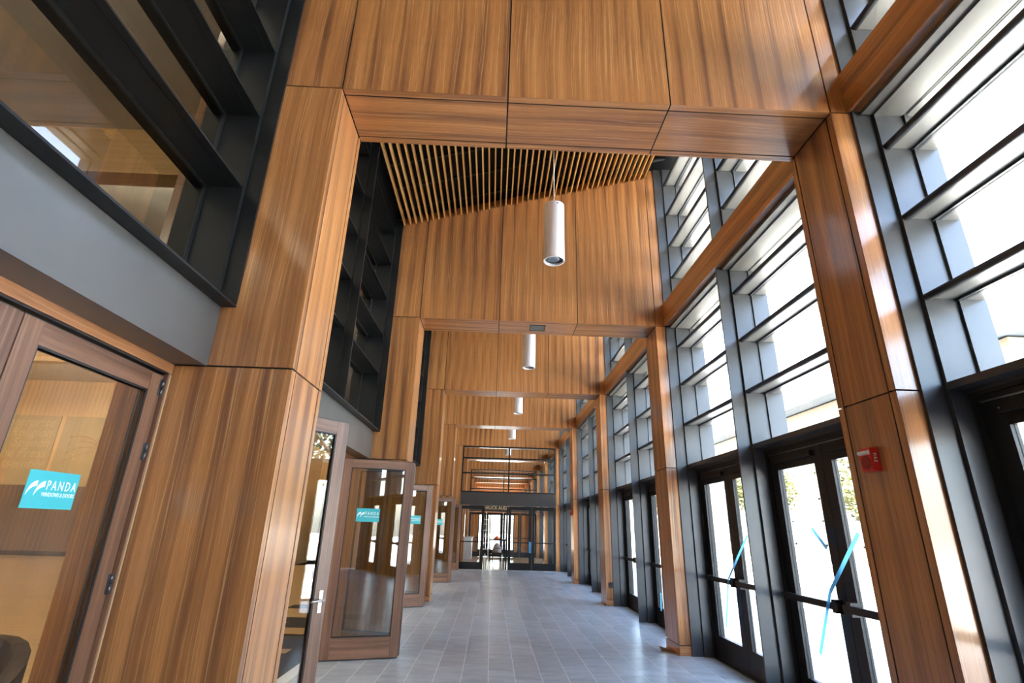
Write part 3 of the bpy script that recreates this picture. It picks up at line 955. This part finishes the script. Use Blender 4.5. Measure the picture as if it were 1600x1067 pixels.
# corridor wall behind the camera, and roofs
wallbox('wall_rear', (-2.6, 3.45, -6.8, -6.6, 0, 8.3), 'veneer', 'walnut wall closing the corridor behind the camera')
lobf = wallbox('floor_lobby', (-8.0, 3.5, P(4) + 0.25, P(10) + 1, -0.12, 0.0), 'hall_wood', 'pale wooden floor of the lobby beyond the end wall', 'x')
wallbox('wall_lobby_left', (-8.0, -7.8, P(4), P(7) + 6, 0, 6.5), 'hall_wood', 'pale wood left wall of the lobby beyond')
for i in (5,):
    pass
wallbox('ceiling_lobby', (-8.0, -2.63, P(4) + 1.9, P(7) + 6, 4.2, 4.4), 'plaster', 'low ceiling at the side of the lobby', 'x')
wallbox('wall_lobby_upper', (-2.58, -2.42, P(4) + D, P(10), 3.2, 8.6), 'veneer', 'walnut upper wall on the left of the lobby')
roof = wallbox('roof', (HX - 0.4, -2.6, HY0 - 0.3, HY1 + 0.3, 8.6, 8.8), 'plaster', 'flat roof of the hall', 'x')
r2 = MB().box(-2.65, 3.9, -6.9, P(10) + 1, 8.75, 8.95).build('roof', 'plaster')
tag(r2, 'flat roof over the corridor', kind='structure')
wallbox('wall_upper_left', (-2.62, -2.52, -6.8, P(7), 6.72, 8.7), 'plaster', 'upper wall between hall and corridor roof')
wallbox('wall_lobby_end', (-2.6, 3.5, P(10) + D + 0.02, P(10) + D + 0.2, 2.9, 8.6), 'veneer', 'walnut wall closing the far passage')
wallbox('wall_lobby_end_side', (-8.0, -0.9, P(7) + D + 0.02, P(7) + D + 0.2, 0, 2.5), 'veneer', 'walnut wall beside the farthest opening')
wallbox('wall_lobby_end_corner', (1.6, 3.5, P(7) + D + 0.02, P(7) + D + 0.2, 0, 2.5), 'veneer', 'walnut wall in the farthest corner of the lobby')
gw = empty('window_20', (0.35, P(7) + D + 0.1, 0)); oo = (0.35, P(7) + D + 0.1, 0); yy = P(7) + D + 0.1
fr = MB(oo)
for x in (-0.9, -0.12, 0.62, 1.52): fr.box(x, x + 0.08, yy - 0.04, yy + 0.04, 0, 2.5)
fr.box(-0.9, 1.6, yy - 0.039, yy + 0.039, 2.4, 2.5).box(-0.9, 1.6, yy - 0.039, yy + 0.039, 0, 0.2)
fr.build('frame', 'metal', gw)
for k in range(1, 8): MB(oo).box(-0.82, 1.52, yy - 0.02, yy + 0.02, 0.2 + k * 0.275, 0.225 + k * 0.275).build('glazing_bar', 'metal', gw)
for x in (-0.48, 0.22, 1.05): MB(oo).box(x, x + 0.025, yy - 0.019, yy + 0.019, 0.2, 2.4).build('glazing_bar', 'metal', gw)
MB(oo).box(-0.82, 1.52, yy - 0.004, yy + 0.004, 0.2, 2.4).build('pane', 'glass', gw)
tag(gw, 'bright gridded window at the far end of the lobby', kind='structure')

# ------------------------------------------------------------------ pendant lamps
def pendant(y, lab):
    x, z0, z1, r = 0.697, 4.89, 5.735, 0.138
    root = empty('pendant_lamp', (x, y, z0)); o = (x, y, z0)
    n = 40
    b = MB(o)
    def ring(r0, za, r1, zb):
        i = len(b.v)
        for rr, zz in ((r0, za), (r1, zb)):
            for k in range(n):
                t_ = 2 * math.pi * k / n
                b.v.append(Vector((x + rr * math.cos(t_), y + rr * math.sin(t_), zz)) - b.org)
        for k in range(n):
            j = (k + 1) % n
            b.f.append([i + k, i + j, i + n + j, i + n + k]); b.smooth.append(abs(za - zb) > 0.01)
            b.uv += [(0, 0)] * 4
    ring(r, z0, r, z1); ring(r, z1, 0.0, z1 + 0.001); ring(r - 0.016, z0, r, z0); ring(r - 0.018, z0 + 0.05, r - 0.016, z0)
    b.build('shade', 'white', root)
    c = MB(o)
    c.tube((x, y, z0 + 0.03), (x, y, z0 + 0.06), r - 0.018, n=32)
    c.build('baffle', 'lens', root)
    c = MB(o)
    c.tube((x, y, z0 + 0.018), (x, y, z0 + 0.029), 0.062, 0.075, n=24)
    c.build('lens', 'chrome', root)
    MB(o).tube((x, y, z1), (x, y, ceil(x) + 0.25), 0.006, n=8).tube((x, y, z1), (x, y, z1 + 0.03), 0.02, n=12).build('stem', 'chrome', root)
    sc_ = MB(o)
    for k in range(3):
        t_ = math.radians(-75 + 120 * k)
        cx, cy2 = math.cos(t_), math.sin(t_)
        sc_.tube((x + cx * (r - 0.002), y + cy2 * (r - 0.002), z1 - 0.035), (x + cx * (r + 0.004), y + cy2 * (r + 0.004), z1 - 0.035), 0.009, n=8)
    sc_.build('screw', 'gasket', root)
    tag(root, lab, 'pendant lamp', 'white cylinder pendants')
pendant(5.94, 'largest white cylinder pendant lamp, hanging between the nearest and second portals')
pendant(10.73, 'white cylinder pendant seen just under the second portal header')
pendant(15.52, 'white cylinder pendant seen under the third portal header')
pendant(20.31, 'smallest white cylinder pendant, nearest the glazed end wall')
pendant(25.1, 'white cylinder pendant beyond the glazed end wall')

# ------------------------------------------------------------------ alarms, outlet, grille, tape, scraps
def alarm(y0_, z0_, lab, px=XR):
    o = (px, y0_, z0_)
    root = empty('fire_alarm', o)
    w, h, t_ = 0.125, 0.165, 0.055
    b = MB(o)
    b.hexa([(px - t_, y0_ + 0.006, z0_ + 0.006), (px, y0_, z0_), (px, y0_ + w, z0_), (px - t_, y0_ + w - 0.006, z0_ + 0.006),
            (px - t_, y0_ + 0.006, z0_ + h - 0.006), (px, y0_, z0_ + h), (px, y0_ + w, z0_ + h), (px - t_, y0_ + w - 0.006, z0_ + h - 0.006)])
    b.build('housing', 'red', root)
    MB(o).tube((px - t_ + 0.002, y0_ + w / 2, z0_ + 0.062), (px - t_ - 0.004, y0_ + w / 2, z0_ + 0.062), 0.048, 0.046, n=24).build('speaker', 'red_dark', root)
    s = MB(o)
    s.hexa([(px - t_ - 0.022, y0_ + 0.022, z0_ + h - 0.044), (px - t_, y0_ + 0.012, z0_ + h - 0.05), (px - t_, y0_ + w - 0.004, z0_ + h - 0.05), (px - t_ - 0.022, y0_ + w - 0.016, z0_ + h - 0.044),
            (px - t_ - 0.022, y0_ + 0.022, z0_ + h - 0.026), (px - t_, y0_ + 0.012, z0_ + h - 0.018), (px - t_, y0_ + w - 0.004, z0_ + h - 0.018), (px - t_ - 0.022, y0_ + w - 0.016, z0_ + h - 0.026)])
    s.build('strobe', 'strobe', root)
    # FIRE stands on end on the side that faces up the corridor
    m = Matrix(((0, 1, 0, -0.040), (0, 0, -1, 0.0005), (-1, 0, 0, h - 0.042), (0, 0, 0, 1)))
    text('lettering', 'FIRE', 0.030, 'ink', root, m, extrude=0.002, spacing=1.15)
    tag(root, lab, 'fire alarm')
alarm(3.522, 2.03, 'red fire alarm with white strobe and FIRE lettering on the nearest right column')
alarm(P(3) + 0.22, 2.05, 'small red fire alarm on the right column of the fourth portal')
ob = empty('outlet_box', (2.79, P(2) - 0.02, 0.43)); oo = tuple(ob.location)
MB(oo).box(2.745, 2.825, P(2) - 0.03, P(2) - 0.0005, 0.37, 0.49).build('cover', 'gasket', ob)
MB(oo).box(2.765, 2.805, P(2) - 0.034, P(2) - 0.03, 0.39, 0.42).box(2.765, 2.805, P(2) - 0.034, P(2) - 0.03, 0.44, 0.47).build('socket', 'metal', ob)
tag(ob, 'small black outlet box low on the right column of the third portal', 'outlet')
gr = empty('soffit_grille', (0.68, P(1) + 0.28, H)); oo = tuple(gr.location)
g_ = MB(oo)
gx0, gx1, gy0, gy1 = 0.545, 0.815, P(1) + 0.15, P(1) + 0.42
g_.box(gx0, gx1, gy0, gy0 + 0.012, H - 0.006, H - 0.0003).box(gx0, gx1, gy1 - 0.012, gy1, H - 0.006, H - 0.0003)
g_.box(gx0, gx0 + 0.012, gy0, gy1, H - 0.006, H - 0.0003).box(gx1 - 0.012, gx1, gy0, gy1, H - 0.006, H - 0.0003)
g_.build('frame', 'metal', gr)
MB(oo).box(gx0 + 0.012, gx1 - 0.012, gy0 + 0.012, gy1 - 0.012, H - 0.003, H - 0.0003).build('face_plate', 'grille', gr)
tag(gr, 'square grey-green grille set in the soffit of the second portal', 'grille')

def tape(name, pts, w, lab):
    b = MB()
    for k in range(len(pts) - 1):
        (ya, za), (yb, zb) = pts[k], pts[k + 1]
        dl = math.hypot(yb - ya, zb - za); ny, nz = -(zb - za) / dl * w / 2, (yb - ya) / dl * w / 2
        x = 3.062
        b.prism([(x, ya + ny, za + nz), (x, yb + ny, zb + nz), (x, yb - ny, zb - nz), (x, ya - ny, za - nz)], (-0.0008, 0, 0))
    o = b.build(name, 'tape')
    tag(o, lab, 'tape')
sx_ = lambda y, z: (y * 3.062 / 3.15, 1.6 + (z - 1.6) * 3.062 / 3.15)
tape('tape_strip', [sx_(4.59, 1.631), sx_(5.134, 1.116), sx_(5.45, 0.553)], 0.042, 'long blue tape strip crossing the push bar of the door past the nearest portal')
tape('tape_strip', [sx_(5.262, 1.672), sx_(5.07, 1.492)], 0.035, 'short piece of blue tape on the upper glass of the door past the nearest portal')
tape('tape_strip', [sx_(6.628, 1.589), sx_(7.323, 1.035), sx_(7.544, 0.439)], 0.036, 'blue tape strip across the bar of the door before the second portal')
tape('tape_strip', [sx_(10.3, 0.55), sx_(10.35, 0.25)], 0.05, 'scrap of blue tape low on the door past the second portal')
for k, (x, yy, lab) in enumerate(((1.55, 7.9, 'pale paper scrap on the tiles nearest the camera'), (1.72, 9.1, 'pale scrap on the tiles right of centre'), (1.15, 9.6, 'tiny pale scrap on the tiles midway along'), (1.9, 12.4, 'pale scrap on the tiles by the third portal'), (2.2, 10.2, 'pale scrap on the tiles by the window doors'))):
    s = 0.022
    o = MB((x, yy, 0)).hexa([(x - s, yy - s * .6, 0.001), (x + s, yy - s, 0.001), (x + s * .8, yy + s, 0.001), (x - s * .7, yy + s * .6, 0.001),
                    (x - s * .8, yy - s * .5, 0.010), (x + s, yy - s * .8, 0.004), (x + s * .7, yy + s * .8, 0.012), (x - s * .6, yy + s * .6, 0.005)]).build('paper_scrap', 'paper')
    o.location = (x, yy, 0)
    tag(o, lab, 'scrap')
# broken trim sliver leaning at the foot of the second portal's right column
o = MB().hexa([(2.50, P(1) + 0.30, 0.001), (2.67, P(1) + 0.20, 0.001), (2.67, P(1) + 0.32, 0.001), (2.52, P(1) + 0.36, 0.001),
               (2.48, P(1) + 0.30, 0.06), (2.668, P(1) + 0.20, 0.012), (2.668, P(1) + 0.32, 0.012), (2.48, P(1) + 0.33, 0.05)], 'x').build('wood_offcut', 'walnut')
tag(o, 'dark reddish wood offcut on the floor at the foot of the second portal', 'offcut')

# ------------------------------------------------------------------ things in the far lobby
def stepladder(x, y):
    o = (x, y, 0); r_ = empty('stepladder', o)
    w, h = 0.42, 1.95
    for s in (-1, 1):
        MB(o).tube((x + s * w / 2, y - 0.05, 0), (x + s * w * 0.33, y + 0.30, h), 0.022, n=8).build('rail', 'aluminium', r_)
        MB(o).tube((x + s * w / 2, y + 0.85, 0), (x + s * w * 0.33, y + 0.34, h), 0.018, n=8).build('rear_leg', 'aluminium', r_)
    for k in range(6):
        z = 0.3 + 0.29 * k; f = z / h
        ww = w / 2 - f * w * 0.17; yy = y - 0.05 + 0.35 * f
        MB(o).box(x - ww, x + ww, yy - 0.04, yy + 0.04, z - 0.015, z + 0.015).build('step', 'aluminium', r_)
    MB(o).box(x - 0.16, x + 0.16, y + 0.22, y + 0.42, h, h + 0.04).build('top_cap', 'aluminium', r_)
    return tag(r_, 'aluminium stepladder standing in the lobby beyond the open end door', 'ladder')
stepladder(-0.30, 27.0)
tb = empty('side_table', (0.36, 28.6, 0)); o = (0.36, 28.6, 0)
MB(o).box(-0.06, 0.80, 28.25, 28.95, 0.98, 1.04).build('tabletop', 'metal', tb)
for x in (0.0, 0.74):
    for y in (28.31, 28.89): MB(o).box(x - 0.025, x + 0.025, y - 0.025, y + 0.025, 0, 0.98).build('leg', 'metal', tb)
MB(o).box(-0.02, 0.76, 28.3, 28.9, 0.30, 0.33).build('shelf', 'metal', tb)
tag(tb, 'tall dark table in the lobby beyond the open end door', 'table')
hh = MB((0.33, 28.5, 1.04))
hh.tube((0.33, 28.5, 1.04), (0.33, 28.5, 1.10), 0.16, 0.13, n=16).tube((0.33, 28.5, 1.10), (0.33, 28.5, 1.17), 0.13, 0.05, n=16)
o = hh.build('hard_hat', 'orange'); o.location = (0.33, 28.5, 1.04)
tag(o, 'bright orange hard hat on the dark lobby table', 'hat')
ch = empty('draped_chair', (0.34, 28.0, 0)); o = (0.34, 28.0, 0)
MB(o).tube((0.34, 28.0, 0.42), (0.34, 28.0, 0.60), 0.24, 0.22, n=20).tube((0.34, 28.0, 0.60), (0.34, 28.05, 0.85), 0.22, 0.10, n=20).build('bag', 'cloth', ch)
MB(o).box(0.10, 0.58, 27.8, 28.2, 0.36, 0.42).build('seat', 'metal', ch)
for x in (0.13, 0.55):
    for y in (27.83, 28.17): MB(o).box(x - 0.015, x + 0.015, y - 0.015, y + 0.015, 0, 0.36).build('leg', 'metal', ch)
tag(ch, 'low dark stool carrying a grey bag in front of the lobby table', 'stool')
ct = empty('reception_counter', (-1.2, 29.0, 0)); o = (-1.2, 29.0, 0)
MB(o).box(-1.65, -0.98, 28.7, 30.2, 0.02, 1.05).build('body', 'counter', ct)
MB(o).box(-1.70, -0.93, 28.65, 30.25, 1.05, 1.10).build('countertop', 'counter', ct)
tag(ct, 'white counter in the lobby, seen through the leftmost end door', 'counter')
op = MB((1.60, P(4), 0)).box(1.56, 1.64, P(4) - 0.045, P(4) + 0.033, 0.66, 1.08).build('blue_tag', 'tape'); op.location = (1.60, P(4), 0)
tag(op, 'blue protective wrap on the handle between the two right end doors', 'wrap')

# ------------------------------------------------------------------ outside
g_ = MB().box(3.5, 90, -60, 140, -0.25, -0.02).build('plaza_pavement', 'pave')
tag(g_, 'bright pale plaza paving outside the glass doors', kind='structure')
g_ = MB().box(-60, 3.5, P(10) + 1.0, 140, -0.25, -0.02).build('plaza_pavement', 'pave')
tag(g_, 'bright pale paving beyond the far end of the building', kind='structure')
def building(x, ya, yb, lab):
    r_ = empty('campus_building', (x, ya, 0)); o = (x, ya, 0)
    MB(o).box(x, x + 14, ya, yb, -0.02, 9.9).build('wall', 'stucco', r_)
    MB(o).box(x - 1.2, x + 15, ya - 0.8, yb + 0.8, 10.0, 10.35).build('roof_edge', 'fascia', r_)
    MB(o).box(x - 0.9, x + 15, ya - 0.6, yb + 0.6, 10.35, 11.6).build('metal_roof', 'fascia', r_)
    n = int((yb - ya) / 0.6)
    for k in range(n):
        yy = ya + 0.3 + k * 0.6
        MB(o).box(x - 0.94, x - 0.90, yy, yy + 0.06, 10.35, 11.62).build('roof_seam', 'fascia', r_)
    for row, (z0, z1) in enumerate(((1.0, 4.0), (5.6, 8.6))):
        for k in range(int((yb - ya) / 3.6)):
            yy = ya + 0.8 + k * 3.6
            f = MB(o)
            for q in ((yy, yy + 0.12, z0, z1), (yy + 2.5, yy + 2.62, z0, z1), (yy + 1.25, yy + 1.35, z0, z1)): f.box(x - 0.08, x + 0.02, *q)
            f.box(x - 0.08, x + 0.02, yy, yy + 2.62, z0, z0 + 0.1).box(x - 0.08, x + 0.02, yy, yy + 2.62, z1 - 0.1, z1).box(x - 0.08, x + 0.02, yy, yy + 2.62, (z0 + z1) / 2, (z0 + z1) / 2 + 0.08)
            w_ = f.build('window_frame', 'fascia', r_)
            MB(o).box(x - 0.04, x - 0.02, yy + 0.05, yy + 2.55, z0 + 0.05, z1 - 0.05).build('window_glass', 'grille', w_)
    tag(r_, lab, 'building')
building(22.0, 20.0, 62.0, 'pale stucco building with metal roof edge across the plaza')
rt = random.Random(11)
def tree(x, y, h, r, lab):
    root = empty('tree', (x, y, 0)); o = (x, y, 0)
    t_ = MB(o)
    t_.tube((x, y, -0.02), (x + 0.1, y, h * 0.45), 0.16, 0.10, n=8)
    for k in range(6):
        a = k * 1.05; 
        t_.tube((x + 0.1, y, h * (0.35 + 0.03 * k)), (x + r * 0.6 * math.cos(a), y + r * 0.6 * math.sin(a), h * 0.72), 0.06, 0.02, n=6)
    t_.build('trunk', 'bark', root)
    c = MB(o)
    for k in range(2600):
        th, ph = rt.uniform(0, 6.283), math.acos(rt.uniform(-0.8, 1))
        q = r * (0.45 + 0.55 * rt.random() ** 0.5)
        lump = 1 + 0.25 * math.sin(3 * th + x) * math.sin(2 * ph)
        p = Vector((x + q * lump * math.sin(ph) * math.cos(th), y + q * lump * math.sin(ph) * math.sin(th), h * 0.68 + q * 0.85 * math.cos(ph)))
        a = Vector((rt.uniform(-1, 1), rt.uniform(-1, 1), rt.uniform(-1, 1))).normalized()
        b_ = a.orthogonal().normalized(); s = rt.uniform(0.07, 0.15)
        i = len(c.v)
        c.v += [p - a * s - c.org, p + b_ * s * .5 - c.org, p + a * s - c.org, p - b_ * s * .5 - c.org]
        c.f.append([i, i + 1, i + 2, i + 3]); c.smooth.append(False); c.uv += [(0, 0)] * 4
    cr = c.build('crown', 'leaf', root); cr['kind'] = 'stuff'
    tag(root, lab, 'tree', 'plaza trees')
tree(12.5, 16.0, 5.2, 2.1, 'sunlit leafy tree on the plaza, seen through the nearer glass doors')
tree(13.4, 26.2, 5.6, 1.6, 'sunlit leafy tree in front of the campus building')
tree(11.0, 32.5, 6.0, 1.8, 'leafy tree on the plaza level with the end wall')
tree(12.0, 4.0, 6.5, 2.4, 'leafy tree on the plaza abreast of the nearest bay')
tree(14.0, -3.0, 6.5, 2.6, 'leafy tree on the plaza behind the camera')
tree(12.5, 40.0, 6.0, 2.2, 'leafy tree on the plaza beyond the end wall')
